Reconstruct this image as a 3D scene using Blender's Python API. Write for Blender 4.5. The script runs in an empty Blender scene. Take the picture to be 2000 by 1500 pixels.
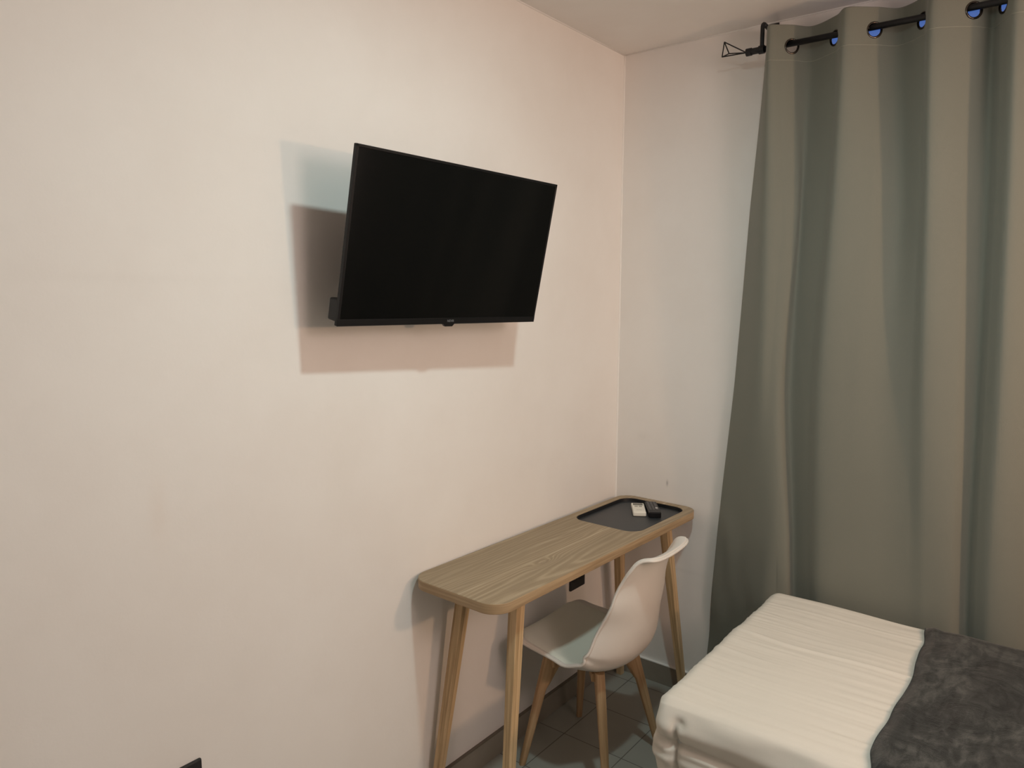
import bpy, bmesh, math, random
from mathutils import Vector, Matrix, noise
random.seed(7)
sc = bpy.context.scene
COL = sc.collection
R = math.radians

# ---------------------------------------------------------------- camera
cam_d = bpy.data.cameras.new('camera'); cam = bpy.data.objects.new('camera', cam_d); COL.objects.link(cam)
cam_d.sensor_width = 36; cam_d.sensor_fit = 'HORIZONTAL'; cam_d.lens = 25.97; cam_d.clip_start = 0.02
RX = Vector((0.61617, -0.78760, 0.00357)); UP = Vector((0.09233, 0.07673, 0.99277)); FW = Vector((0.78218, 0.61139, -0.12000))
cam.matrix_world = Matrix(((RX.x, UP.x, -FW.x, -2.655), (RX.y, UP.y, -FW.y, -1.5204), (RX.z, UP.z, -FW.z, 1.59), (0, 0, 0, 1)))
sc.camera = cam

# ---------------------------------------------------------------- world: blue dusk outside the window
w = bpy.data.worlds.new('dusk_sky'); sc.world = w; w.use_nodes = True
w.node_tree.nodes['Background'].inputs[0].default_value = (0.10, 0.21, 0.62, 1)
w.node_tree.nodes['Background'].inputs[1].default_value = 0.62

# ---------------------------------------------------------------- lamps of the room, and one added fill light
def lamp(name, loc, rot, color, power, size):
    d = bpy.data.lights.new(name, 'AREA'); d.shape = 'DISK'; d.size = size; d.color = color; d.energy = power
    o = bpy.data.objects.new(name, d); COL.objects.link(o); o.location = loc; o.rotation_euler = rot; return o
lamp('ceiling_downlight', (-1.37, -1.10, 2.505), (0, 0, 0), (0.76, 0.97, 0.94), 12.9, 0.11)          # flush lamp in the ceiling
d = bpy.data.lights.new('bedside_reading_spot', 'SPOT'); d.color = (1.0, 0.60, 0.35); d.energy = 42; d.shadow_soft_size = 0.055
d.spot_size = R(125); d.spot_blend = 1.0
o = bpy.data.objects.new('bedside_reading_spot', d); COL.objects.link(o); o.location = (-0.77, -2.75, 1.64)     # wall spot over the headboard
o.rotation_euler = Vector((0.45, 2.75, -0.42)).to_track_quat('-Z', 'Y').to_euler()
d = bpy.data.lights.new('added_fill_light', 'POINT'); d.color = (1.0, 0.78, 0.69); d.energy = 29; d.shadow_soft_size = 0.28
o = bpy.data.objects.new('added_fill_light', d); COL.objects.link(o); o.location = (-1.5, -2.5, 2.0)     # unseen soft fill, added to lift the overall brightness

sc.view_settings.view_transform = 'Standard'; sc.view_settings.look = 'None'
sc.view_settings.exposure = 0.0; sc.view_settings.gamma = 1.0; sc.view_settings.use_curve_mapping = False
sc.cycles.max_bounces = 10; sc.cycles.diffuse_bounces = 6

# ---------------------------------------------------------------- material helpers
def srgb(r, g, b):
    f = lambda c: (c/255/12.92) if c/255 <= 0.04045 else ((c/255+0.055)/1.055)**2.4
    return (f(r), f(g), f(b), 1)
class M:
    def __init__(s, name, rough=0.5, color=(0.8, 0.8, 0.8, 1), metal=0, spec=0.5):
        s.m = bpy.data.materials.new(name); s.m.use_nodes = True; s.nt = s.m.node_tree; s.n = s.nt.nodes
        s.b = s.n['Principled BSDF']; s.b.inputs['Base Color'].default_value = color
        s.b.inputs['Roughness'].default_value = rough; s.b.inputs['Metallic'].default_value = metal
        s.b.inputs['Specular IOR Level'].default_value = spec
    def node(s, t, **k):
        n = s.n.new(t)
        for a, v in k.items():
            if a.startswith('i_'): n.inputs[a[2:].replace('_', ' ')].default_value = v
            else: setattr(n, a, v)
        return n
    def link(s, a, b): s.nt.links.new(a, b)
    def coord(s, scale=(1, 1, 1), rot=(0, 0, 0)):
        tc = s.node('ShaderNodeTexCoord'); mp = s.node('ShaderNodeMapping')
        mp.inputs['Scale'].default_value = scale; mp.inputs['Rotation'].default_value = rot
        s.link(tc.outputs['Object'], mp.inputs[0]); return mp.outputs[0]
    def noise(s, vec, scale, detail=4, rough=0.5, dist=0.0):
        n = s.node('ShaderNodeTexNoise'); n.inputs['Scale'].default_value = scale; n.inputs['Detail'].default_value = detail
        n.inputs['Roughness'].default_value = rough; n.inputs['Distortion'].default_value = dist
        s.link(vec, n.inputs['Vector']); return n.outputs['Fac']
    def ramp(s, fac, stops):
        r = s.node('ShaderNodeValToRGB'); e = r.color_ramp.elements
        while len(e) < len(stops): e.new(0.5)
        for i, (p, c) in enumerate(stops): e[i].position = p; e[i].color = c
        s.link(fac, r.inputs[0]); return r.outputs[0]
    def mix(s, fac, a, b, mode='MIX'):
        n = s.node('ShaderNodeMix', data_type='RGBA', blend_type=mode)
        for sock, v in ((n.inputs[0], fac), (n.inputs[6], a), (n.inputs[7], b)):
            if hasattr(v, 'is_linked') or hasattr(v, 'links'): s.link(v, sock)
            else: sock.default_value = v
        return n.outputs[2]
    def math(s, op, a, b=0.0, c=None):
        n = s.node('ShaderNodeMath', operation=op)
        for i, v in enumerate([a, b] + ([c] if c is not None else [])):
            if isinstance(v, (int, float)): n.inputs[i].default_value = v
            else: s.link(v, n.inputs[i])
        return n.outputs[0]
    def color(s, c): s.link(c, s.b.inputs['Base Color']); return s
    def bump(s, h, strength=0.2, dist=0.01):
        b = s.node('ShaderNodeBump'); b.inputs['Strength'].default_value = strength; b.inputs['Distance'].default_value = dist
        s.link(h, b.inputs['Height']); s.link(b.outputs[0], s.b.inputs['Normal']); return s

def plaster(name, base, marks=()):
    m = M(name, 0.75, spec=0.25); v = m.coord()
    c = tuple(base)
    dk = (c[0]*0.955, c[1]*0.94, c[2]*0.93, 1)
    col = m.ramp(m.noise(v, 1.7, 5, 0.6), [(0.35, dk), (0.62, c)])
    col = m.mix(m.math('MULTIPLY', m.noise(v, 9, 3, 0.6), 0.10), col, (c[0]*0.90, c[1]*0.86, c[2]*0.84, 1))
    sx = m.node('ShaderNodeSeparateXYZ'); tc = m.node('ShaderNodeTexCoord'); m.link(tc.outputs['Object'], sx.inputs[0])
    for (ax, p, q, rp, rq, amt, mc) in marks:      # small scuffs with a place of their own on the wall
        dp = m.math('DIVIDE', m.math('SUBTRACT', sx.outputs[ax], p), rp)
        dq = m.math('DIVIDE', m.math('SUBTRACT', sx.outputs['Z'], q), rq)
        r2 = m.math('ADD', m.math('MULTIPLY', dp, dp), m.math('MULTIPLY', dq, dq))
        g = m.math('MULTIPLY', m.math('EXPONENT', m.math('MULTIPLY', r2, -1.0)), amt)
        g = m.math('MULTIPLY', g, m.math('ADD', m.noise(v, 60, 2), 0.4))
        col = m.mix(g, col, mc)
    m.color(col); m.bump(m.math('ADD', m.noise(v, 3.0, 3, 0.5), m.math('MULTIPLY', m.noise(v, 90, 3, 0.6), 0.05)), 0.35, 0.012)
    return m.m
WALLC = (0.86, 0.84, 0.82, 1)
MT = {}
MT['wall_tv'] = plaster('painted plaster', WALLC, [('X', -1.92, 1.13, 0.02, 0.07, 0.10, (0.7, 0.5, 0.36, 1)),
      ('X', -1.93, 1.62, 0.22, 0.012, 0.05, (0.55, 0.50, 0.46, 1)), ('X', -1.50, 1.60, 0.14, 0.014, 0.05, (0.55, 0.50, 0.46, 1)),
      ('X', -1.45, 1.12, 0.05, 0.12, 0.05, (0.6, 0.56, 0.45, 1))])
MT['wall_win'] = plaster('painted plaster by window', WALLC, [('Y', -0.234, 0.845, 0.004, 0.012, 0.7, (0.35, 0.35, 0.35, 1)),
      ('Y', -0.12, 1.02, 0.03, 0.02, 0.10, (0.5, 0.48, 0.45, 1)), ('Y', -0.30, 0.50, 0.10, 0.01, 0.12, (0.5, 0.48, 0.45, 1))])
MT['ceiling'] = plaster('ceiling paint', (0.84, 0.82, 0.80, 1))
MT['wall_far'] = plaster('darkened unseen wall', (0.22, 0.21, 0.20, 1))  # unseen wall, colour set dark to cut light bounced onto the left side
MT['caulk'] = M('corner filler bead', 0.6, (0.88, 0.86, 0.84, 1)).m

def tile_mat(name, a, b, grout, brick=True):
    m = M(name, 0.42, spec=0.4); tc = m.node('ShaderNodeTexCoord')
    mp = m.node('ShaderNodeMapping'); m.link(tc.outputs['Object'], mp.inputs[0])
    mp.inputs['Rotation'].default_value = (0, 0, 0); mp.inputs['Location'].default_value = (0.545, 0.356, 0)
    br = m.node('ShaderNodeTexBrick'); m.link(mp.outputs[0], br.inputs['Vector'])
    br.offset = 0.0; br.inputs['Scale'].default_value = 1.0
    br.inputs['Brick Width'].default_value = 0.237; br.inputs['Row Height'].default_value = 0.237
    br.inputs['Mortar Size'].default_value = 0.0018; br.inputs['Mortar Smooth'].default_value = 0.2; br.inputs['Bias'].default_value = 0
    br.inputs['Color1'].default_value = a; br.inputs['Color2'].default_value = b; br.inputs['Mortar'].default_value = grout
    v = m.coord((1, 1, 1)); n = m.noise(v, 6, 6, 0.6)
    col = m.mix(m.math('MULTIPLY', n, 0.35), br.outputs['Color'], (a[0]*0.6, a[1]*0.6, a[2]*0.58, 1))
    m.color(col); m.bump(m.math('SUBTRACT', 1.0, br.outputs['Fac']), 0.4, 0.002); return m.m
MT['floor'] = tile_mat('grey floor tile', (0.33, 0.335, 0.305, 1), (0.37, 0.37, 0.33, 1), (0.11, 0.10, 0.09, 1))
def skirt():
    m = M('skirting tile', 0.45, spec=0.4); v = m.coord((1, 1, 1))
    m.color(m.ramp(m.noise(v, 5, 6, 0.6), [(0.3, (0.25, 0.225, 0.185, 1)), (0.7, (0.32, 0.29, 0.245, 1))])); return m.m
MT['skirt'] = skirt()
MT['skirt_edge'] = M('skirting edge', 0.5, (0.15, 0.125, 0.10, 1)).m

def wood_top():
    m = M('weathered oak laminate', 0.5, spec=0.35); tc = m.node('ShaderNodeTexCoord')
    sx = m.node('ShaderNodeSeparateXYZ'); m.link(tc.outputs['Object'], sx.inputs[0]); X, Y = sx.outputs['X'], sx.outputs['Y']
    v1 = m.coord((1.3, 9, 9)); warp = m.noise(v1, 1.0, 3, 0.5); fine = m.noise(m.coord((6, 150, 150)), 1.0, 4, 0.6)
    # knot bumps the growth rings around it
    kx = m.math('DIVIDE', m.math('SUBTRACT', X, -0.249), 0.055); ky = m.math('DIVIDE', m.math('SUBTRACT', Y, -0.060), 0.020)
    kn = m.math('EXPONENT', m.math('MULTIPLY', m.math('ADD', m.math('MULTIPLY', kx, kx), m.math('MULTIPLY', ky, ky)), -1.0))
    # cathedral grain in the front band toward the left end
    cx = m.math('MULTIPLY', m.math('ADD', X, 0.25), 0.50); cy = m.math('ADD', Y, 0.125)
    cath = m.math('SUBTRACT', m.math('MULTIPLY', m.math('MULTIPLY', cy, cy), 110.0), cx)
    f = m.math('ADD', m.math('ADD', m.math('MULTIPLY', cath, 0.9), m.math('MULTIPLY', warp, 0.8)), m.math('MULTIPLY', kn, 0.5))
    band = m.math('LESS_THAN', Y, -0.031)
    f2 = m.math('ADD', m.math('MULTIPLY', Y, 9.0), m.math('MULTIPLY', warp, 1.3))
    ff = m.math('ADD', m.math('MULTIPLY', f, band), m.math('MULTIPLY', f2, m.math('SUBTRACT', 1.0, band)))
    s = m.math('SINE', m.math('MULTIPLY', ff, 42.0)); s = m.math('MULTIPLY_ADD', s, 0.5, 0.5)
    g = m.math('ADD', m.math('MULTIPLY', m.math('MULTIPLY', s, s), 0.34), m.math('MULTIPLY', fine, 0.66))
    col = m.ramp(g, [(0.15, (0.26, 0.195, 0.122, 1)), (0.5, (0.355, 0.272, 0.175, 1)), (0.85, (0.47, 0.37, 0.25, 1))])
    # broad bands of boards, each a little different, and pale streaks between
    b2 = m.noise(m.coord((0.5, 13, 1)), 1.0, 1, 0.4)
    col = m.mix(m.ramp(b2, [(0.38, (0, 0, 0, 1)), (0.62, (0.45, 0.45, 0.45, 1))]), col, (0.25, 0.195, 0.125, 1))
    for y0, w0, am in ((0.050, 0.0026, 0.40), (-0.030, 0.0034, 0.60), (0.12, 0.002, 0.25)):
        yy = m.math('ADD', Y, m.math('MULTIPLY', m.math('SUBTRACT', warp, 0.5), 0.012))
        d = m.math('DIVIDE', m.math('SUBTRACT', yy, y0), w0)
        e = m.math('MULTIPLY', m.math('EXPONENT', m.math('MULTIPLY', m.math('MULTIPLY', d, d), -1.0)), am)
        e = m.math('MULTIPLY', e, m.ramp(m.noise(m.coord((3, 1, 1)), 1.0, 2), [(0.35, (0, 0, 0, 1)), (0.6, (1, 1, 1, 1))]))
        col = m.mix(e, col, (0.62, 0.52, 0.38, 1))
    kr = m.ramp(kn, [(0.80, (0, 0, 0, 1)), (0.93, (0.5, 0.5, 0.5, 1)), (1.0, (0.25, 0.25, 0.25, 1))])
    col = m.mix(kr, col, (0.24, 0.18, 0.12, 1))
    # edge band: warmer, no face print
    geo = m.node('ShaderNodeNewGeometry'); sn = m.node('ShaderNodeSeparateXYZ'); m.link(geo.outputs['True Normal'], sn.inputs[0])
    side = m.math('LESS_THAN', sn.outputs['Z'], 0.5)
    ed = m.ramp(m.noise(m.coord((5, 5, 160)), 1.0, 3), [(0.3, (0.33, 0.228, 0.130, 1)), (0.7, (0.49, 0.355, 0.215, 1))])
    m.color(m.mix(side, col, ed)); m.bump(g, 0.12, 0.001); return m.m
MT['wood_top'] = wood_top()
def wood_leg(name, a, b, c):
    m = M(name, 0.5, spec=0.35); v = m.coord((45, 45, 1.6)); n = m.noise(v, 1.0, 4, 0.55, 0.4); n2 = m.noise(m.coord((160, 160, 5)), 1.0, 3, 0.6)
    g = m.math('ADD', m.math('MULTIPLY', n, 0.7), m.math('MULTIPLY', n2, 0.3))
    m.color(m.ramp(g, [(0.35, a), (0.5, b), (0.65, c)])); m.bump(g, 0.1, 0.001); return m.m
MT['ash'] = wood_leg('ash wood', (0.35, 0.23, 0.115, 1), (0.60, 0.43, 0.245, 1), (0.74, 0.56, 0.34, 1))
MT['beech'] = wood_leg('beech wood', (0.35, 0.21, 0.105, 1), (0.50, 0.325, 0.18, 1), (0.60, 0.41, 0.24, 1))
MT['tray'] = M('dark steel tray', 0.38, (0.040, 0.044, 0.048, 1), 0.0, 0.6).m
MT['tray_shade'] = M('shade-darkened tray wall', 0.5, (0.006, 0.007, 0.009, 1), 0, 0.3).m  # shadow on the tray walls put into their colour
def tray_floor():
    m = M('dark steel tray floor', 0.42, spec=0.6); v = m.coord()
    m.color(m.ramp(m.noise(v, 4, 3), [(0.3, (0.020, 0.026, 0.032, 1)), (0.7, (0.027, 0.031, 0.034, 1))])); return m.m
MT['tray_floor'] = tray_floor()
MT['shell'] = M('white moulded plastic', 0.38, (0.74, 0.70, 0.655, 1), 0, 0.45).m
MT['pad'] = M('white leatherette', 0.5, (0.76, 0.76, 0.68, 1), 0, 0.4).m
MT['black'] = M('black plastic', 0.4, (0.006, 0.006, 0.007, 1), 0, 0.3).m
MT['black_matte'] = M('matt black', 0.6, (0.015, 0.015, 0.016, 1)).m
MT['screen'] = M('television panel', 0.12, (0.004, 0.004, 0.004, 1), 0, 0.22).m
MT['grey_ink'] = M('grey print', 0.5, (0.20, 0.20, 0.21, 1)).m
MT['rod'] = M('black painted metal', 0.42, (0.012, 0.012, 0.014, 1), 0.3, 0.5).m
MT['ring'] = M('dark chrome', 0.22, (0.10, 0.085, 0.075, 1), 1.0).m
def cloth(name, c1, c2, weave=900, bump=0.15, sheen=0.15, rough=0.85):
    m = M(name, rough, spec=0.15); v = m.coord()
    n = m.noise(v, 3, 3, 0.5)
    wv = m.node('ShaderNodeTexWave', wave_type='BANDS', bands_direction='Z'); wv.inputs['Scale'].default_value = weave/6.28; wv.inputs['Distortion'].default_value = 2.0
    m.link(v, wv.inputs['Vector'])
    n2 = m.noise(m.coord((1, 1, 1)), weave*0.6, 2, 0.7)
    m.color(m.mix(m.math('MULTIPLY', n2, 0.22), m.mix(n, c1, c2), (c1[0]*0.6, c1[1]*0.6, c1[2]*0.6, 1)))
    m.b.inputs['Sheen Weight'].default_value = sheen; m.b.inputs['Sheen Roughness'].default_value = 0.5
    m.bump(m.math('ADD', n2, m.math('MULTIPLY', m.noise(v, 45, 4, 0.6), 0.5)), bump, 0.002); return m.m
MT['curtain'] = cloth('sage green blackout cloth', (0.196, 0.202, 0.172, 1), (0.212, 0.217, 0.184, 1))
MT['stitch'] = M('pale green stitching', 0.8, (0.255, 0.262, 0.218, 1)).m
MT['linen'] = cloth('white cotton', (0.70, 0.665, 0.60, 1), (0.74, 0.705, 0.64, 1), 1200, 0.08, 0.0)
MT['mattress'] = M('white ticking', 0.8, (0.7, 0.7, 0.68, 1)).m
MT['base'] = M('grey bed base fabric', 0.85, (0.12, 0.12, 0.12, 1)).m
def plush():
    m = M('charcoal plush', 0.9, spec=0.1)
    v = m.coord((1, 1, 1), (0, 0, 0.5)); w1 = m.noise(v, 7, 5, 0.62, 1.2); w2 = m.noise(m.coord((16, 45, 20), (0, 0, 0.4)), 1.0, 4, 0.6, 0.8)
    w3 = m.noise(v, 500, 2, 0.7)
    g = m.math('ADD', m.math('ADD', m.math('MULTIPLY', w1, 0.5), m.math('MULTIPLY', w2, 0.35)), m.math('MULTIPLY', w3, 0.15))
    m.color(m.ramp(g, [(0.40, (0.016, 0.018, 0.018, 1)), (0.51, (0.036, 0.039, 0.038, 1)), (0.62, (0.085, 0.087, 0.082, 1))]))
    m.b.inputs['Sheen Weight'].default_value = 0.25; m.b.inputs['Sheen Roughness'].default_value = 0.4
    m.bump(m.math('ADD', m.math('MULTIPLY', w1, 1.0), m.math('MULTIPLY', w3, 0.2)), 0.5, 0.01); return m.m
MT['plush'] = plush()
MT['frame'] = M('white window frame', 0.4, (0.72, 0.72, 0.70, 1)).m
def glass():
    m = M('window glass'); n = m.n; n.remove(m.b)
    t = m.node('ShaderNodeBsdfTransparent'); g = m.node('ShaderNodeBsdfGlossy'); g.inputs['Roughness'].default_value = 0.02
    fr = m.node('ShaderNodeFresnel'); mx = m.node('ShaderNodeMixShader'); m.link(fr.outputs[0], mx.inputs[0]); m.link(t.outputs[0], mx.inputs[1]); m.link(g.outputs[0], mx.inputs[2])
    m.link(mx.outputs[0], n['Material Output'].inputs[0]); return m.m
MT['glass'] = glass()
MT['remote_white'] = M('white remote plastic', 0.4, (0.80, 0.78, 0.70, 1)).m
MT['lcd'] = M('grey remote display', 0.25, (0.13, 0.13, 0.11, 1)).m
MT['grey_button'] = M('grey rubber button', 0.5, (0.30, 0.29, 0.26, 1)).m
MT['dark_button'] = M('dark rubber button', 0.5, (0.13, 0.13, 0.135, 1)).m
MT['white_button'] = M('white rubber button', 0.5, (0.62, 0.62, 0.62, 1)).m

# ---------------------------------------------------------------- object helpers
def obj(name, bm, mat, parent=None, smooth=False, loc=None):
    me = bpy.data.meshes.new(name)
    if isinstance(bm, bmesh.types.BMesh): bm.normal_update(); bm.to_mesh(me); bm.free()
    else: me = bm
    me.name = name
    me.materials.clear(); me.materials.append(mat)
    if smooth:
        for p in me.polygons: p.use_smooth = True
    o = bpy.data.objects.new(name, me); COL.objects.link(o)
    if parent: o.parent = parent
    if loc: o.location = loc
    return o
def tag(o, label, cat, group=None):
    o['label'] = label; o['category'] = cat
    if group: o['group'] = group
    return o
def thing(name, label, cat, loc, rz=0):
    o = bpy.data.objects.new(name, None); COL.objects.link(o); o.location = loc; o.rotation_euler = (0, 0, rz)
    o.empty_display_size = 0.05
    return tag(o, label, cat)
def struct(name, bm, mat, parent=None, **k):
    o = obj(name, bm, mat, parent, **k)
    if not parent: o['kind'] = 'structure'
    return o
def box(bm, x0, x1, y0, y1, z0, z1, bev=0.0, seg=2, mtx=None):
    r = bmesh.ops.create_cube(bm, size=1); vs = r['verts']
    bmesh.ops.scale(bm, vec=(x1-x0, y1-y0, z1-z0), verts=vs)
    bmesh.ops.translate(bm, vec=((x0+x1)/2, (y0+y1)/2, (z0+z1)/2), verts=vs)
    if bev:
        es = {e for v in vs for e in v.link_edges}
        r2 = bmesh.ops.bevel(bm, geom=list(es), offset=bev, segments=seg, affect='EDGES', profile=0.5)
        vs = [v for v in bm.verts if v.is_valid and (v in r2['verts'] or v in vs)]
    if mtx: bmesh.ops.transform(bm, matrix=mtx, verts=vs)
    return bm
def nbox(*a, **k): return box(bmesh.new(), *a, **k)
def tube(bm, pts, rad, n=10, cap=True):
    pts = [Vector(p) for p in pts]; rads = rad if isinstance(rad, (list, tuple)) else [rad]*len(pts); rings = []
    prev = None
    for i, p in enumerate(pts):
        d = (pts[min(i+1, len(pts)-1)] - pts[max(i-1, 0)]).normalized()
        if prev is None:
            a = Vector((0, 0, 1)) if abs(d.z) < 0.9 else Vector((1, 0, 0)); s = d.cross(a).normalized()
        else: s = (prev - d*prev.dot(d)).normalized()
        prev = s; t = d.cross(s)
        rings.append([bm.verts.new(p + (s*math.cos(2*math.pi*j/n) + t*math.sin(2*math.pi*j/n))*rads[i]) for j in range(n)])
    for a, b in zip(rings, rings[1:]):
        for j in range(n): bm.faces.new((a[j], a[(j+1) % n], b[(j+1) % n], b[j]))
    if cap: bm.faces.new(rings[0][::-1]); bm.faces.new(rings[-1])
    return bm
def rrect(x0, x1, y0, y1, r, n=8):
    out = []
    for cx, cy, a0 in ((x1-r, y1-r, 0), (x0+r, y1-r, 90), (x0+r, y0+r, 180), (x1-r, y0+r, 270)):
        for i in range(n+1):
            a = R(a0 + 90*i/n); out.append((cx + r*math.cos(a), cy + r*math.sin(a)))
    return out
def plate(name, outer, hole, z0, z1, mat, parent, bev=0.002):
    """flat board with an optional cut-out, made from a filled curve"""
    cu = bpy.data.curves.new(name, 'CURVE'); cu.dimensions = '2D'; cu.fill_mode = 'BOTH'
    for loop in [outer] + ([hole] if hole else []):
        s = cu.splines.new('POLY'); s.points.add(len(loop)-1); s.use_cyclic_u = True
        for i, (x, y) in enumerate(loop): s.points[i].co = (x, y, 0, 1)
    cu.extrude = (z1-z0)/2 - bev; cu.bevel_depth = bev; cu.bevel_resolution = 2; cu.offset = -bev
    t = bpy.data.objects.new('tmp', cu); COL.objects.link(t)
    dg = bpy.context.evaluated_depsgraph_get(); me = bpy.data.meshes.new_from_object(t.evaluated_get(dg))
    bpy.data.objects.remove(t); bpy.data.curves.remove(cu)
    me.transform(Matrix.Translation((0, 0, (z0+z1)/2)))
    return obj(name, me, mat, parent)
def text_mesh(name, body, size, mat, parent, mtx, depth=0.0003):
    cu = bpy.data.curves.new(name, 'FONT'); cu.body = body; cu.size = size; cu.extrude = depth; cu.align_x = 'CENTER'; cu.align_y = 'CENTER'
    t = bpy.data.objects.new('tmp', cu); COL.objects.link(t); dg = bpy.context.evaluated_depsgraph_get()
    me = bpy.data.meshes.new_from_object(t.evaluated_get(dg)); bpy.data.objects.remove(t); bpy.data.curves.remove(cu)
    me.transform(mtx); return obj(name, me, mat, parent)

# ================================================================ THE ROOM
H = 2.523; XW = -3.5; YW = -2.85; T = 0.12
WY0, WY1, WZ0, WZ1 = -2.15, -0.735, 0.95, 2.475        # window opening in the wall behind the curtain
struct('floor', nbox(XW-T, T, YW-T, T, -0.1, 0), MT['floor'])
struct('ceiling', nbox(XW-T, T, YW-T, T, H, H+0.1), MT['ceiling'])
struct('wall_left', nbox(XW-T, T, 0, T, 0, H), MT['wall_tv'])
bm = bmesh.new()
for a in ((0, T, WY1, 0, 0, H), (0, T, YW-T, WY0, 0, H), (0, T, WY0, WY1, 0, WZ0), (0, T, WY0, WY1, WZ1, H)): box(bm, *a)
struct('wall_back', bm, MT['wall_win'])
struct('wall_right', nbox(XW-T, T, YW-T, YW, 0, H), MT['wall_win'])
struct('wall_front', nbox(XW-T, XW, YW-T, T, 0, H), MT['wall_far'])
bm = bmesh.new(); box(bm, XW, 0, -0.010, 0, 0, 0.083); o = struct('baseboard_left', bm, MT['skirt'])
bm = bmesh.new(); box(bm, XW, 0, -0.0115, 0, 0.083, 0.0865); struct('skirting_edge', bm, MT['skirt_edge'], o)
bm = bmesh.new(); box(bm, -0.010, 0, YW, -0.010, 0, 0.083); o = struct('baseboard_back', bm, MT['skirt'])
bm = bmesh.new(); box(bm, -0.0115, 0, YW, -0.0115, 0.083, 0.0865); struct('skirting_edge', bm, MT['caulk'], o)
# filler bead running down the corner and along the ceiling
bm = bmesh.new(); tube(bm, [(-0.0005 + 0.0008*math.sin(z*9), -0.0005, z) for z in [0.09 + i*(H-0.09)/60 for i in range(61)]], 0.0042, 8)
struct('trim_1', bm, MT['caulk'], smooth=True)
bm = bmesh.new(); tube(bm, [(x, -0.0005, H-0.0005) for x in (XW, -2, -1, 0)], 0.0035, 8); struct('trim_2', bm, MT['caulk'], smooth=True)
bm = bmesh.new(); tube(bm, [(-0.0005, y, H-0.0005) for y in (0, -1, YW)], 0.0035, 8); struct('trim_3', bm, MT['caulk'], smooth=True)
# window
wf = bmesh.new(); f = 0.012
for a in ((WY0, WY1, WZ0, WZ0+0.055), (WY0, WY1, WZ1-f, WZ1), (WY0, WY0+0.05, WZ0, WZ1), (WY1-f, WY1, WZ0, WZ1), ((WY0+WY1)/2-0.03, (WY0+WY1)/2+0.03, WZ0, WZ1)):
    box(wf, 0.06, 0.10, a[0], a[1], a[2], a[3])
win = struct('window_1', wf, MT['frame'])
struct('pane', nbox(0.078, 0.082, WY0+0.01, WY1-0.005, WZ0+0.01, WZ1-0.005), MT['glass'], win)

# ================================================================ TELEVISION
TVW, TVH = 0.742, 0.419
a, t, rl = R(-2.5), R(11.7), R(-0.6)
r0 = Vector((math.cos(a), math.sin(a), 0)); n0 = Vector((math.sin(a), -math.cos(a), 0))
u0 = Vector((0, 0, 1))*math.cos(t) + n0*math.sin(t)
r1 = r0*math.cos(rl) + u0*math.sin(rl); u1 = -r0*math.sin(rl) + u0*math.cos(rl); n1 = r1.cross(u1)
tvc = Vector((-1.162, -0.176, 1.715))
tv = thing('television', 'black flat television tilted down on the pale wall above the desk', 'television', (0, 0, 0))
tv.matrix_world = Matrix(((r1.x, u1.x, n1.x, tvc.x), (r1.y, u1.y, n1.y, tvc.y), (r1.z, u1.z, n1.z, tvc.z), (0, 0, 0, 1)))
# local axes: x right, y up, z out of the screen
w2, h2 = TVW/2, TVH/2
bm = bmesh.new()                                            # bezel: thin lip on three sides, wider chin
box(bm, -w2, w2, -h2, h2, -0.012, -0.003, 0.002)
for b in ((-w2, -w2+0.007, -h2, h2), (w2-0.007, w2, -h2, h2), (-w2, w2, h2-0.007, h2)): box(bm, b[0], b[1], b[2], b[3], -0.006, 0.0, 0.0012)
box(bm, -w2, w2, -h2, -h2+0.017, -0.006, 0.0005, 0.0012)
obj('bezel', bm, MT['black'], tv)
obj('screen', nbox(-w2+0.006, w2-0.006, -h2+0.016, h2-0.006, -0.005, -0.0012), MT['screen'], tv)
bm = bmesh.new()
box(bm, -w2+0.004, w2-0.004, -h2+0.008, -h2+0.062, -0.046, -0.011, 0.004)     # thick lower housing
box(bm, -0.27, 0.27, -h2+0.03, h2-0.11, -0.055, -0.011, 0.012)
obj('back_housing', bm, MT['black_matte'], tv)
bm = bmesh.new()                                            # sensor tab under the chin
vs = [bm.verts.new(v) for v in ((-0.022, 0, 0), (0.022, 0, 0), (0.014, -0.008, 0), (-0.014, -0.008, 0))]
fc = bm.faces.new(vs); ex = bmesh.ops.extrude_face_region(bm, geom=[fc]); bmesh.ops.translate(bm, vec=(0, 0, -0.008), verts=[v for v in ex['geom'] if isinstance(v, bmesh.types.BMVert)])
bmesh.ops.recalc_face_normals(bm, faces=bm.faces)
bmesh.ops.translate(bm, vec=(0.0, -h2+0.001, 0.0), verts=bm.verts); obj('sensor_tab', bm, MT['black'], tv)
text_mesh('logo', 'NEVIR', 0.0095, MT['grey_ink'], tv, Matrix.Translation((0.004, -h2+0.0085, 0.0010)) @ Matrix.Scale(1.0, 4))
# mount: plate on the wall and short arms, in television axes from the wall side
inv = tv.matrix_world.inverted()
bm = bmesh.new(); box(bm, -1.28, -1.06, -0.0045, -0.0005, 1.535, 1.80, 0.001)
for x in (-1.22, -1.12): box(bm, x-0.012, x+0.012, -0.115, -0.003, 1.66, 1.69, 0.002)
box(bm, -1.23, -1.11, -0.135, -0.11, 1.63, 1.73, 0.002)
bmesh.ops.transform(bm, matrix=inv, verts=bm.verts); obj('wall_bracket', bm, MT['black_matte'], tv)

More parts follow.
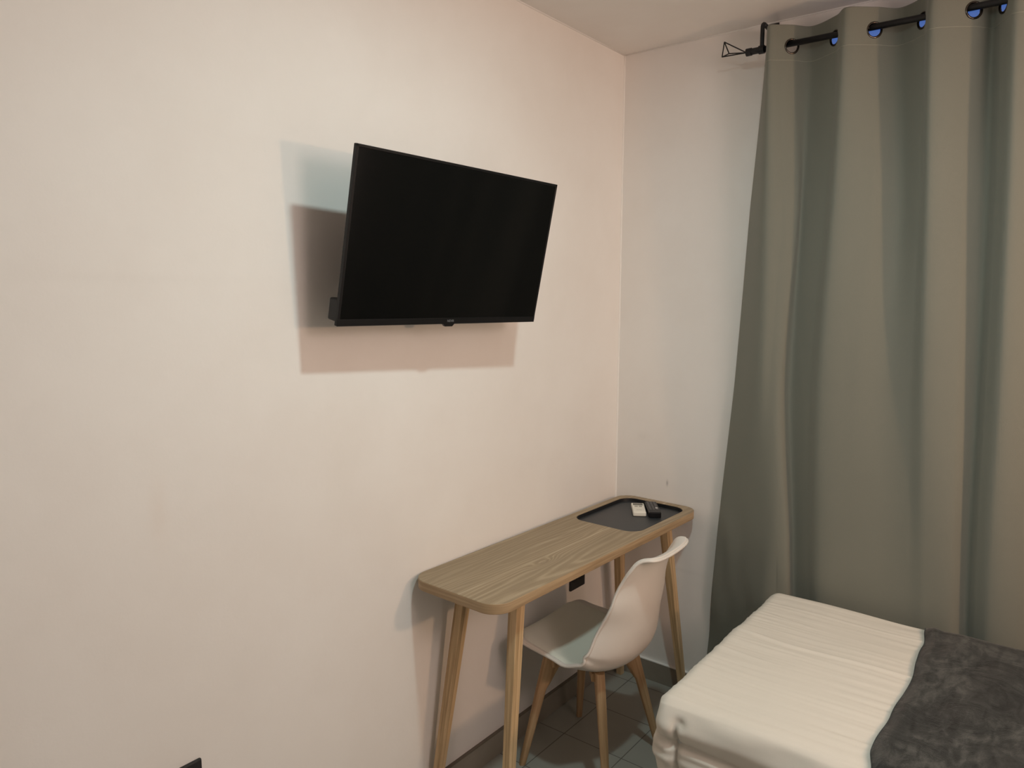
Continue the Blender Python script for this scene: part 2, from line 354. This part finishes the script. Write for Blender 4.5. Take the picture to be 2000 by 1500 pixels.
# ================================================================ WALL SOCKETS
def socket(x0, x1, label, plugs):
    cx = (x0+x1)/2
    s = thing('wall_socket', label, 'socket', (cx, 0, 0.495)); hw = (x1-x0)/2
    bm = nbox(-hw, hw, -0.009, 0, -0.05, 0.05, 0.003); obj('cover_plate', bm, MT['black_matte'], s)
    for px in plugs:
        bm = bmesh.new(); ring = []
        tube(bm, [(px, -0.0095, 0), (px, -0.0105, 0)], 0.021, 24); obj('socket_face', bm, MT['black'], s)
        bm = bmesh.new()
        for d in (-0.0095, 0.0095): tube(bm, [(px+d, -0.0105, 0), (px+d, -0.0112, 0)], 0.0024, 8)
        obj('contact_hole', bm, MT['dark_button'], s)
socket(-0.346, -0.244, 'black wall socket under the desk, just left of the rear desk leg', (-0.024, 0.024))
socket(-1.957, -1.857, 'black wall socket low on the bare wall at the bottom left', (-0.024, 0.024))

# ================================================================ DESK
DX0, DX1, DY0, DY1, DZ = -1.204, -0.004, -0.3605, -0.0205, 0.768
dk = thing('desk', 'narrow oak-coloured desk with splayed legs in the corner under the television', 'desk', ((DX0+DX1)/2, (DY0+DY1)/2, 0), R(-1.7))
dcx, dcy = dk.location.x, dk.location.y
loc = lambda x0, x1, y0, y1, r, n=8: rrect(x0-dcx, x1-dcx, y0-dcy, y1-dcy, r, n)
TX0, TX1, TY0, TY1 = -0.425, -0.034, -0.3245, -0.0480
plate('tabletop', loc(DX0, DX1, DY0, DY1, 0.062, 12), loc(TX0, TX1, TY0, TY1, 0.055, 12), DZ-0.030, DZ, MT['wood_top'], dk, 0.0018)
# tray let into the right end
bm = bmesh.new(); o1 = loc(TX0+0.0005, TX1-0.0005, TY0+0.0005, TY1-0.0005, 0.055, 12); o2 = loc(TX0+0.005, TX1-0.005, TY0+0.005, TY1-0.005, 0.050, 12)
zr, zf = DZ-0.0015, DZ-0.0135
top = [bm.verts.new((x, y, zr)) for x, y in o1]; ti = [bm.verts.new((x, y, zr)) for x, y in loc(TX0+0.002, TX1-0.002, TY0+0.002, TY1-0.002, 0.053, 12)]
fi = [bm.verts.new((x, y, zf)) for x, y in o2]; bo = [bm.verts.new((x, y, zf-0.004)) for x, y in o1]; n = len(top)
for A, B in ((top, ti), (ti, fi), (bo, top)):
    for i in range(n): bm.faces.new((A[i], A[(i+1) % n], B[(i+1) % n], B[i]))
bm.faces.new(bo[::-1]); bmesh.ops.recalc_face_normals(bm, faces=bm.faces)
tr = obj('tray', bm, MT['tray_shade'], dk)
bm = bmesh.new(); bm.faces.new([bm.verts.new((x, y, zf)) for x, y in o2]); ex = bmesh.ops.extrude_face_region(bm, geom=bm.faces[:])
bmesh.ops.translate(bm, vec=(0, 0, -0.002), verts=[v for v in ex['geom'] if isinstance(v, bmesh.types.BMVert)]); bmesh.ops.recalc_face_normals(bm, faces=bm.faces)
obj('tray_base', bm, MT['tray_floor'], tr)
# apron rails between the legs, set back
bm = bmesh.new()
for s in (-1, 1): box(bm, -0.45, 0.45, s*0.104-0.009, s*0.104+0.009, DZ-0.054, DZ-0.0305, 0.002)
for s in (-1, 1): box(bm, s*0.455-0.009, s*0.455+0.009, -0.11, 0.11, DZ-0.054, DZ-0.0305, 0.002)
obj('apron', bm, MT['ash'], dk)
def leg_obj(name, top, foot, secs, mat, parent, face=0.0, chamfer=0.15):
    """leg lofted along its own z axis from foot (0) to top (1): secs = (t, halfx, halfy, offx, offy)"""
    top, foot = Vector(top), Vector(foot); d = top-foot; L = d.length; zax = d.normalized()
    xax = Vector((math.cos(face), math.sin(face), 0)); xax = (xax - zax*xax.dot(zax)).normalized(); yax = zax.cross(xax)
    bm = bmesh.new(); rings = []
    for tt, hx, hy, ox, oy in secs:
        z = L*tt; rr = min(hx, hy)*chamfer; pts = rrect(-hx+ox, hx+ox, -hy+oy, hy+oy, rr, 4)
        ring = []
        for x, y in pts:
            zz = z
            if tt in (0.0, 1.0):                       # cut level with the floor / the tabletop
                zz = z - (xax.z*x + yax.z*y)/zax.z
            ring.append(bm.verts.new((x, y, zz)))
        rings.append(ring)
    for A, B in zip(rings, rings[1:]):
        for i in range(len(A)): bm.faces.new((A[i], A[(i+1) % len(A)], B[(i+1) % len(A)], B[i]))
    bm.faces.new(rings[0][::-1]); bm.faces.new(rings[-1])
    o = obj(name, bm, mat, parent)
    o.matrix_local = Matrix(((xax.x, yax.x, zax.x, foot.x), (xax.y, yax.y, zax.y, foot.y), (xax.z, yax.z, zax.z, foot.z), (0, 0, 0, 1)))
    return o
for sx in (-1, 1):
    for sy in (-1, 1):
        leg_obj('leg', (sx*0.456+(0.026 if sx < 0 else -0.004), sy*0.100, DZ-0.0305), (sx*0.563+(0.026 if sx < 0 else 0), sy*0.146, 0), [(0.0, 0.0125, 0.0120, 0, 0), (0.6, 0.0165, 0.0150, 0, 0), (1.0, 0.0190, 0.0170, 0, 0)], MT['ash'], dk)

# ================================================================ REMOTES in the tray
def remote(label, cx, cy, ang, L, W, Hh, mat, taper=1.0):
    t = thing('remote_control', label, 'remote control', (cx, cy, DZ-0.0134), ang)
    bm = bmesh.new(); box(bm, -L/2, L/2, -W/2, W/2, 0, Hh, min(Hh*0.35, 0.004), 3)
    for v in bm.verts:
        if v.co.x < -L*0.4: v.co.y *= taper
    obj('body', bm, mat, t, smooth=False); return t
q = remote('small white air-conditioner remote lying in the dark desk tray', -0.152, -0.190, math.atan2(-0.083, -0.13)+math.pi, 0.128, 0.050, 0.017, MT['remote_white'])
# +x local points to the far end (display)
obj('display', nbox(0.030, 0.056, -0.019, 0.019, 0.0165, 0.0176, 0.0004), MT['lcd'], q)
for y in (-0.008, 0.008): obj('button', nbox(0.009, 0.020, y-0.006, y+0.006, 0.0165, 0.0182, 0.001), MT['grey_button'], q)
obj('sliding_cover', nbox(-0.058, -0.006, -0.0225, 0.0225, 0.0166, 0.0175, 0.0004), MT['remote_white'], q)
obj('marking', nbox(-0.035, -0.033, -0.010, 0.010, 0.01745, 0.0178), MT['grey_button'], q)
q = remote('black television remote lying in the dark desk tray', -0.124, -0.236, math.atan2(-0.100, -0.145)+math.pi, 0.152, 0.046, 0.022, MT['black'])
bb = nbox(-0.007, 0.007, -0.0035, 0.0035, 0.0215, 0.0232, 0.0008); first = None
for i in range(7):
    for j in range(3):
        x = 0.065 - i*0.0165; y = (j-1)*0.0125
        mt = MT['white_button'] if (i, j) == (5, 0) else MT['dark_button']
        if mt is MT['white_button']:
            b_ = obj('button', nbox(-0.005, 0.005, -0.0045, 0.0045, 0.0215, 0.0236, 0.001), mt, q, loc=(x, y, 0)); b_['label'] = 'white round button'
        elif first is None:
            first = obj('button', nbox(-0.0045, 0.0045, -0.0042, 0.0042, 0.0215, 0.0232, 0.001), mt, q, loc=(x, y, 0))
        else:
            c = first.copy(); COL.objects.link(c); c.parent = q; c.location = (x, y, 0)
bb.free()

# ================================================================ CHAIR
CH = thing('shell_chair', 'white plastic shell chair with wooden legs tucked under the desk', 'chair', (-0.612, -0.262, 0), R(1))
PROF = [(0.186, 0.430), (0.176, 0.440), (0.150, 0.440), (0.095, 0.424), (0.03, 0.402), (-0.04, 0.386), (-0.105, 0.386), (-0.162, 0.408), (-0.200, 0.455),
        (-0.217, 0.522), (-0.226, 0.59), (-0.232, 0.65), (-0.239, 0.705), (-0.250, 0.754), (-0.268, 0.788), (-0.297, 0.803)]
def catmull(P, t):
    n = len(P)-1; f = min(max(t, 0), 1)*n; i = min(int(f), n-1); f -= i
    g = lambda k: P[min(max(k, 0), n)]
    p0, p1, p2, p3 = g(i-1), g(i), g(i+1), g(i+2)
    return tuple(0.5*((2*b) + (-a+c)*f + (2*a-5*b+4*c-d)*f*f + (-a+3*b-3*c+d)*f**3) for a, b, c, d in zip(p0, p1, p2, p3))
def lut(T, v):
    for (a, x), (b, y) in zip(T, T[1:]):
        if v <= b:
            f = (v-a)/(b-a) if b > a else 0; f = f*f*(3-2*f); return x + (y-x)*f
    return T[-1][1]
HWID = [(0, 0.195), (0.15, 0.225), (0.38, 0.245), (0.52, 0.240), (0.68, 0.201), (0.84, 0.172), (1.0, 0.155)]
CURL = [(0, 0.012), (0.15, 0.022), (0.30, 0.050), (0.40, 0.074), (0.50, 0.096), (0.60, 0.090), (0.75, 0.055), (0.90, 0.030), (1.0, 0.012)]
def shell_pt(u, v, off=0.0):
    y, z = catmull(PROF, v); e = 0.01
    y2, z2 = catmull(PROF, min(v+e, 1)); y1, z1 = catmull(PROF, max(v-e, 0))
    ty, tz = y2-y1, z2-z1; l = math.hypot(ty, tz); ny, nz = tz/l, -ty/l       # normal toward the sitter
    ny, nz = (ny, nz) if nz > 0 or ny > 0 else (-ny, -nz)
    c = lut(CURL, v); k = c*abs(u)**2.3 + off
    x = lut(HWID, v)*u*(1 - 0.10*abs(u)**4)
    return Vector((x, y + ny*k, z + nz*k))
bm = bmesh.new(); NU, NV = 36, 72; grid = []
for j in range(NV+1):
    b = -1 + 2*j/NV; row = []
    for i in range(NU+1):
        a_ = -1 + 2*i/NU; k = 0.62
        u = a_*math.sqrt(1-k*b**6/2); v = b*math.sqrt(1-0.22*a_**4/2)
        row.append(bm.verts.new(shell_pt(u, (v+1)/2)))
    grid.append(row)
for j in range(NV):
    for i in range(NU): bm.faces.new((grid[j][i], grid[j][i+1], grid[j+1][i+1], grid[j+1][i]))
sh = obj('shell', bm, MT['shell'], CH, smooth=True)
md = sh.modifiers.new('thickness', 'SOLIDIFY'); md.thickness = 0.006; md.offset = -1
rim = [grid_co for grid_co in []]
# rolled rim along the outline
bm = bmesh.new(); loop = []
def sq(a_, b):
    k = 0.62; return shell_pt(a_*math.sqrt(1-k*b**6/2), (b*math.sqrt(1-0.22*a_**4/2)+1)/2, -0.003)
N = 60
for i in range(N): loop.append(sq(-1 + 2*i/N, -1))
for i in range(N): loop.append(sq(1, -1 + 2*i/N))
for i in range(N): loop.append(sq(1 - 2*i/N, 1))
for i in range(N): loop.append(sq(-1, 1 - 2*i/N))
def closed_tube(bm, pts, rad, n=8):
    m = len(pts); rings = []; cen = sum(pts, Vector())/m
    for i, p in enumerate(pts):
        d = (pts[(i+1) % m] - pts[i-1]).normalized(); s = (p-cen); s = (s - d*s.dot(d)).normalized(); t2 = d.cross(s)
        rings.append([bm.verts.new(p + (s*math.cos(2*math.pi*j/n)+t2*math.sin(2*math.pi*j/n))*rad) for j in range(n)])
    for i in range(m):
        A, B = rings[i], rings[(i+1) % m]
        for j in range(n): bm.faces.new((A[j], A[(j+1) % n], B[(j+1) % n], B[j]))
closed_tube(bm, loop, 0.0048, 8); obj('rim', bm, MT['shell'], CH, smooth=True)
# cushion
bm = bmesh.new(); grid = []; NU, NV = 28, 36
for j in range(NV+1):
    b = -1 + 2*j/NV; row = []
    for i in range(NU+1):
        a_ = -1 + 2*i/NU
        u = a_*math.sqrt(1-0.75*b**4/2); v = b*math.sqrt(1-0.6*a_**4/2)
        d = max(abs(a_), abs(b)); puff = 0.022*(1-d**8)**0.5 if d < 1 else 0
        row.append(bm.verts.new(shell_pt(u*0.86, 0.27 + v*0.245, 0.0015+puff)))
    grid.append(row)
for j in range(NV):
    for i in range(NU): bm.faces.new((grid[j][i], grid[j][i+1], grid[j+1][i+1], grid[j+1][i]))
obj('seat_cushion', bm, MT['pad'], CH, smooth=True)
# wooden cross under the seat, and four legs
bm = bmesh.new()
for an in (39, -39):
    mt = Matrix.Rotation(R(an), 4, 'Z'); box(bm, -0.135, 0.135, -0.012, 0.012, 0.350, 0.380, 0.003, 2, mt)
box(bm, -0.07, 0.07, -0.07, 0.07, 0.376, 0.3845, 0.002)
obj('leg_mount', bm, MT['beech'], CH)
for sx in (-1, 1):
    for sy in (-1, 1):
        ang = math.atan2(sy*0.163, sx*0.196)
        leg_obj('leg', (sx*0.120+(0.022 if sx < 0 else 0), sy*0.097, 0.386), (sx*0.200+(0.034 if sx < 0 else 0), sy*0.165-0.006, 0), [(0.0, 0.0105, 0.0105, 0, 0), (0.35, 0.0135, 0.0135, 0, 0), (0.70, 0.0165, 0.0155, 0, 0), (0.76, 0.021, 0.0155, -0.004, 0), (0.92, 0.030, 0.0155, -0.012, 0), (1.0, 0.030, 0.0155, -0.012, 0)],
                MT['beech'], CH, ang, 0.75)

# ================================================================ BED
BX0, BX1, BY0, BY1, BZ = -1.060, -0.172, -2.74, -0.722, 0.588
bed = thing('bed', 'single bed pushed along the curtained window wall', 'bed', ((BX0+BX1)/2, (BY0+BY1)/2, 0))
bx, by = bed.location.x, bed.location.y; hx, hy = (BX1-BX0)/2, (BY1-BY0)/2
obj('mattress', nbox(-hx+0.02, hx-0.02, -hy+0.02, hy-0.03, 0.31, BZ-0.020, 0.04, 4), MT['mattress'], bed, smooth=True)
obj('bed_base', nbox(-hx+0.03, hx-0.03, -hy+0.03, hy-0.04, 0.13, 0.31, 0.01), MT['base'], bed)
for sx in (-1, 1):
    for sy in (-1, 1):
        bm = bmesh.new(); tube(bm, [(sx*(hx-0.09), sy*(hy-0.10), 0), (sx*(hx-0.09), sy*(hy-0.10), 0.135)], [0.02, 0.028], 14); obj('leg', bm, MT['black_matte'], bed)
def G(x, c, s): return math.exp(-((x-c)/s)**2)
def sm(a, b, x): f = min(max((x-a)/(b-a), 0), 1); return f*f*(3-2*f)
# sheet: rounded box open below, every vertex pushed by folds
def sheet_mesh():
    bm = bmesh.new(); RR = 0.038; zb = 0.235
    nx, ny, nz = 190, 210, 64
    X = [BX0 + (BX1-BX0)*i/nx for i in range(nx+1)]
    Y = [BY1 - (BY1-BY0)*(j/ny)**1.25 for j in range(ny+1)]
    Z = [BZ - (BZ-zb)*k/nz for k in range(nz+1)]
    cache = {}
    def vert(x, y, z):
        key = (round(x, 5), round(y, 5), round(z, 5))
        if key in cache: return cache[key]
        c = Vector((min(max(x, BX0+RR), BX1-RR), min(max(y, BY0+RR), BY1-RR), min(z, BZ-RR)))
        d = Vector((x, y, z)) - c
        if d.length > 1e-9:
            p = c + d.normalized()*RR; nrm = d.normalized()
        else: p = Vector((x, y, z)); nrm = Vector((0, 0, 1))
        h = 0.0
        topw = max(nrm.z, 0)**1.5; nearw = max(-nrm.x, 0)**1.5; footw = max(nrm.y, 0)**1.5
        # --- top
        wob = 0.012*math.sin(y*9)+0.006*noise.noise(Vector((y*4, 1, 0)))
        t_ = 0.0034*G(x, -0.545+wob+0.05*(y+0.74), 0.006) + 0.003*G(x, -0.575+wob, 0.05)
        t_ -= 0.0015*G(x, -0.560+wob+0.05*(y+0.74), 0.008)
        nearfoot = sm(-1.10, -0.76, y)
        g = noise.noise(Vector((x*30, y*3.2, 3)))*0.6 + noise.noise(Vector((x*62, y*5.0, 9)))*0.4
        t_ += 0.0042*g*(0.22 + 0.78*nearfoot**2) + 0.0016*noise.noise(Vector((x*95, y*3.5, 31)))*(0.35+0.65*nearfoot)
        t_ += 0.0022*G(x, -0.40+0.02*math.sin(y*7), 0.005)*sm(-1.0, -0.80, y) + 0.0022*G(x, -0.68+0.02*math.sin(y*9), 0.005)*sm(-1.02, -0.85, y) + 0.0018*G(x, -0.30, 0.005)
        t_ += 0.0034*noise.noise(Vector((x*55, y*2.2, 21)))*G(y, -1.17, 0.13)
        t_ += 0.005*noise.noise(Vector((x*4, y*4, 5)))
        h += t_*topw
        # --- near long side: lip, crease below it, sagging folds
        zz = z
        s_ = 0.010*G(zz, 0.530, 0.022) - 0.016*G(zz, 0.487-0.020*sm(-0.8, -1.3, y), 0.010) + 0.004*G(zz, 0.470, 0.012)
        ph = (zz*1.0 + 0.10*(y+0.75) + 0.006*math.sin(y*11))
        s_ += 0.0090*math.sin(ph*118 + 2.2*noise.noise(Vector((y*3, zz*6, 4))))*sm(0.475, 0.44, zz)*(0.35+0.65*abs(noise.noise(Vector((y*5, zz*9, 8)))*2))
        s_ += 0.006*noise.noise(Vector((y*9, zz*16, 2)))
        s_ -= 0.040*sm(0.44, 0.24, zz)*sm(-0.95, -0.74, y)
        # tucked corner fold
        s_ -= 0.014*G(y, -0.792, 0.006)*sm(0.548, 0.528, zz)*sm(0.36, 0.44, zz)
        s_ += 0.007*G(y, -0.768, 0.014)*sm(0.56, 0.50, zz)
        s_ -= 0.012*G(y, -0.800, 0.014)*G(zz, 0.545, 0.012)
        h += s_*nearw
        f_ = 0.012*math.sin(zz*30+1)*0.4 + 0.006*noise.noise(Vector((x*8, zz*12, 6)))
        f_ -= 0.030*sm(0.46, 0.24, zz)
        h += f_*footw
        p = p + nrm*h
        cache[key] = bm.verts.new(p); return cache[key]
    def face(*v):
        v = [vert(*q) for q in v]
        if len(set(v)) == 4: bm.faces.new(v)
    for i in range(nx):
        for j in range(ny): face((X[i], Y[j], BZ), (X[i], Y[j+1], BZ), (X[i+1], Y[j+1], BZ), (X[i+1], Y[j], BZ))
    for k in range(nz):
        for j in range(ny):
            face((BX0, Y[j], Z[k]), (BX0, Y[j], Z[k+1]), (BX0, Y[j+1], Z[k+1]), (BX0, Y[j+1], Z[k]))
            face((BX1, Y[j], Z[k]), (BX1, Y[j+1], Z[k]), (BX1, Y[j+1], Z[k+1]), (BX1, Y[j], Z[k+1]))
        for i in range(nx):
            face((X[i], BY1, Z[k]), (X[i+1], BY1, Z[k]), (X[i+1], BY1, Z[k+1]), (X[i], BY1, Z[k+1]))
            face((X[i], BY0, Z[k]), (X[i], BY0, Z[k+1]), (X[i+1], BY0, Z[k+1]), (X[i+1], BY0, Z[k]))
    bmesh.ops.recalc_face_normals(bm, faces=bm.faces); return bm
o = obj('bed_sheet', sheet_mesh(), MT['linen'], smooth=True)
tag(o, 'white cotton sheet tucked over the mattress, creased along its foot end', 'bed sheet')
# plush throw across the bed
EDGE = [(-1.10, -1.235), (-1.047, -1.224), (-0.965, -1.212), (-0.892, -1.211), (-0.79, -1.213), (-0.664, -1.223), (-0.461, -1.217), (-0.353, -1.210), (-0.228, -1.199), (-0.15, -1.192)]
def throw_mesh():
    bm = bmesh.new(); e = 0.012; RR = 0.060
    xl, xr, zt = BX0-e, BX1+0.006, BZ+e; path = []
    def add(x, z): path.append((x, z))
    for i in range(24): add(xl, 0.26 + (zt-RR-0.26)*i/24)
    for i in range(12): a = math.pi - (math.pi/2)*i/12; add(xl+RR+RR*math.cos(a), zt-RR+RR*math.sin(a))
    for i in range(80): add(xl+RR + (xr-xl-2*RR)*i/80, zt)
    for i in range(12): a = math.pi/2 - (math.pi/2)*i/12; add(xr-RR+RR*math.cos(a), zt-RR+RR*math.sin(a))
    for i in range(13): add(xr, zt-RR - (0.14)*i/12)
    rows = []; NY = 90
    for j in range(NY+1):
        fy = j/NY; row = []
        for i, (x, z) in enumerate(path):
            # near edge wanders with the fold of the throw
            xx = x if zt-z < 0.05 else (x - (zt-z)*0.0)
            edge = lut(EDGE, x) + 0.003*math.sin(x*25)
            y = edge - (0.78)*fy**1.1
            i2 = 0.004*noise.noise(Vector((x*7, y*7, z*7))) + 0.006*noise.noise(Vector((x*3, y*12, 4)))
            i2 += 0.007*G(fy, 0.0, 0.03)*(-1) + 0.004*G(fy, 0.045, 0.02)
            a = (path[min(i+1, len(path)-1)][0]-path[max(i-1, 0)][0], path[min(i+1, len(path)-1)][1]-path[max(i-1, 0)][1]); l = math.hypot(*a)
            nx_, nz_ = -a[1]/l, a[0]/l
            k = 0.45 if x > BX1-0.08 else 1.0
            row.append(bm.verts.new((x + nx_*i2*k, y, z + nz_*i2)))
        rows.append(row)
    for j in range(NY):
        for i in range(len(path)-1): bm.faces.new((rows[j][i], rows[j][i+1], rows[j+1][i+1], rows[j+1][i]))
    bmesh.ops.recalc_face_normals(bm, faces=bm.faces); return bm
o = obj('throw_blanket', throw_mesh(), MT['plush'], smooth=True)
md = o.modifiers.new('thickness', 'SOLIDIFY'); md.thickness = 0.009; md.offset = 0
tag(o, 'charcoal grey plush throw laid across the white bed', 'blanket')

# ================================================================ CURTAIN ROD
RXp, RZ = -0.11, 2.405
rod = thing('curtain_rod', 'black metal curtain rod with a wire pyramid finial near the ceiling', 'curtain rod', (RXp, -0.55, RZ))
bm = bmesh.new(); tube(bm, [(0, 0, 0), (0, -2.05, 0)], 0.0095, 16); obj('pole', bm, MT['rod'], rod, smooth=True)
bm = bmesh.new(); tube(bm, [(0, 0.018, 0), (0, 0.000, 0)], 0.0125, 14); tube(bm, [(0, 0.002, 0), (0, -0.04, 0)], 0.0105, 14); obj('end_cap', bm, MT['rod'], rod)
apex = Vector((0, 0.018, 0))
A_ = Vector((-0.008, 0.094, 0.047)); B_ = Vector((-0.016, 0.097, 0.005-0.008)); D_ = Vector((0.036, 0.094, 0.020))
bm = bmesh.new()
for p_, q_ in ((apex, A_), (apex, B_), (apex, D_), (A_, B_), (A_, D_), (B_, D_)): tube(bm, [p_, q_], 0.0020, 8)
obj('finial', bm, MT['rod'], rod)
def bracket(y):
    bm = bmesh.new()
    pts = [(0, y, -0.004), (0, y, 0.070)] + [(0.014-0.014*math.cos(R(k)), y, 0.070+0.014*math.sin(R(k))) for k in (20, 45, 70, 90)] + [(0.104, y, 0.080)]
    tube(bm, pts, 0.0072, 8); tube(bm, [(0, y-0.009, 0), (0, y+0.009, 0)], 0.0135, 16)
    box(bm, 0.104, 0.110, y-0.018, y+0.018, 0.052, 0.112, 0.002)
    obj('bracket', bm, MT['rod'], rod)
bracket(-0.034); bracket(-1.98)

# ================================================================ CURTAIN
ROWS = [
(2.405, [(-0.598, -0.105), (-0.622, -0.155), (-0.654, -0.135), (-0.683, -0.11), (-0.732, -0.06), (-0.817, -0.11), (-0.86, -0.16), (-0.93, -0.11), (-0.989, -0.058), (-1.062, -0.11), (-1.097, -0.162), (-1.19, -0.11), (-1.231, -0.06), (-1.262, -0.11), (-1.298, -0.16)]),
(1.9, [(-0.546, -0.05), (-0.626, -0.145), (-0.684, -0.125), (-0.719, -0.098), (-0.734, -0.072), (-0.814, -0.115), (-0.858, -0.15), (-0.949, -0.118), (-1.025, -0.077), (-1.084, -0.12), (-1.118, -0.152), (-1.189, -0.115), (-1.248, -0.072), (-1.28, -0.11), (-1.316, -0.15)]),
(1.27, [(-0.51, -0.04), (-0.617, -0.12), (-0.67, -0.125), (-0.7, -0.115), (-0.723, -0.072), (-0.792, -0.105), (-0.841, -0.14), (-0.934, -0.128), (-1.027, -0.108), (-1.094, -0.118), (-1.144, -0.142), (-1.218, -0.12), (-1.266, -0.078), (-1.295, -0.11), (-1.335, -0.14)]),
(0.75, [(-0.468, -0.035), (-0.574, -0.075), (-0.683, -0.12), (-0.743, -0.118), (-0.756, -0.072), (-0.813, -0.1), (-0.859, -0.132), (-0.955, -0.13), (-1.061, -0.122), (-1.127, -0.125), (-1.175, -0.132), (-1.239, -0.122), (-1.28, -0.082), (-1.308, -0.11), (-1.348, -0.13)]),
(0.03, [(-0.433, -0.03), (-0.559, -0.06), (-0.671, -0.1), (-0.771, -0.11), (-0.792, -0.075), (-0.841, -0.09), (-0.89, -0.11), (-0.99, -0.11), (-1.1, -0.11), (-1.169, -0.11), (-1.213, -0.115), (-1.27, -0.11), (-1.307, -0.08), (-1.338, -0.1), (-1.38, -0.115)])]
# continue the same rhythm beyond the frame to the far end of the rod
cont = [-0.11, -0.06, -0.11, -0.16]*3
for k, (z, P) in enumerate(ROWS):
    y = P[-1][0]
    for i, x in enumerate(cont):
        y -= 0.064
        P.append((y, x if k < 4 else x*0.8-0.02))
ZTOP, ZBOT = 2.463, 0.03
def ctrl(z):
    if z >= ROWS[0][0]: return ROWS[0][1]
    for i in range(len(ROWS)-1):
        z1, P1 = ROWS[i]; z2, P2 = ROWS[i+1]
        if z >= z2:
            f = (z1-z)/(z1-z2)
            P0 = ROWS[max(i-1, 0)][1]; P3 = ROWS[min(i+2, len(ROWS)-1)][1]
            out = []
            for a0, a1, a2, a3 in zip(P0, P1, P2, P3):
                out.append(tuple(0.5*((2*b)+(-a+c)*f+(2*a-5*b+4*c-d)*f*f+(-a+3*b-3*c+d)*f**3) for a, b, c, d in zip(a0, a1, a2, a3)))
            return out
    return ROWS[-1][1]
zs = [ZTOP - i*0.0033 for i in range(37)]; z = zs[-1]
while z > ZBOT: z -= 0.022; zs.append(max(z, ZBOT))
PER = 26; nC = len(ROWS[0][1])-1; NUc = nC*PER
GROM = list(range(3, 30, 2))
bm = bmesh.new(); vg = []
for z in zs:
    C_ = ctrl(z); row = []
    for i in range(NUc+1):
        y, x = catmull(C_, i/NUc)
        drop = sm(2.3, 0.6, z)
        x += 0.004*noise.noise(Vector((y*7, z*2.2, 1)))*drop
        if y > -0.72: x += 0.012*noise.noise(Vector((y*14, z*5, 7)))*sm(1.0, 0.5, z)   # small puckers low on the left edge
        row.append(bm.verts.new((min(x, -0.012), y, z)))
    vg.append(row)
gpos = []
top0 = ctrl(2.405)
for g in GROM:
    if g > nC-1: continue
    P = Vector((top0[g][1], top0[g][0], RZ-0.009)); a1 = Vector(catmull(top0, (g-0.02)/nC)+(0,)); a2 = Vector(catmull(top0, (g+0.02)/nC)+(0,))
    tg = Vector((a2.y-a1.y, a2.x-a1.x, 0)).normalized(); gpos.append((P, tg))
RH = 0.0200
for j in range(len(zs)-1):
    for i in range(NUc):
        q4 = (vg[j][i], vg[j][i+1], vg[j+1][i+1], vg[j+1][i])
        c = (q4[0].co+q4[1].co+q4[2].co+q4[3].co)/4
        if c.z > 2.37 and any((c-P).length < RH for P, tg in gpos): continue
        bm.faces.new(q4)
bmesh.ops.delete(bm, geom=[v for v in bm.verts if not v.link_faces], context='VERTS')
bmesh.ops.recalc_face_normals(bm, faces=bm.faces)
cur = thing('curtain', 'sage green blackout curtain hanging on rings from the black rod', 'curtain', (RXp, -1.3, ZBOT))
inv = Matrix.Translation(-Vector(cur.location))
bmesh.ops.transform(bm, matrix=inv, verts=bm.verts)
o = obj('curtain_panel', bm, MT['curtain'], cur, smooth=True)
md = o.modifiers.new('thickness', 'SOLIDIFY'); md.thickness = 0.0022; md.offset = 0
# stitched header seam
bm = bmesh.new(); pts = []
C_ = ctrl(2.352)
for i in range(0, NUc+1, 3):
    y, x = catmull(C_, i/NUc); pts.append(Vector((x-0.0006, y, 2.352)))
tube(bm, pts, 0.0017, 6); bmesh.ops.transform(bm, matrix=inv, verts=bm.verts); obj('header_seam', bm, MT['stitch'], cur, smooth=True)
for P, tg in gpos:
    nn = tg.cross(Vector((0, 0, 1))).normalized(); bm = bmesh.new(); rings = []
    n1_, n2_ = 32, 10
    for i in range(n1_):
        an = 2*math.pi*i/n1_; rad = tg*math.cos(an) + Vector((0, 0, 1))*math.sin(an)
        rings.append([bm.verts.new(P + rad*(0.0220 + 0.0035*math.cos(2*math.pi*j/n2_)) + nn*0.0035*math.sin(2*math.pi*j/n2_)) for j in range(n2_)])
    for i in range(n1_):
        A, B = rings[i], rings[(i+1) % n1_]
        for j in range(n2_): bm.faces.new((A[j], A[(j+1) % n2_], B[(j+1) % n2_], B[j]))
    bmesh.ops.recalc_face_normals(bm, faces=bm.faces)
    bmesh.ops.transform(bm, matrix=inv, verts=bm.verts); obj('grommet', bm, MT['ring'], cur, smooth=True)
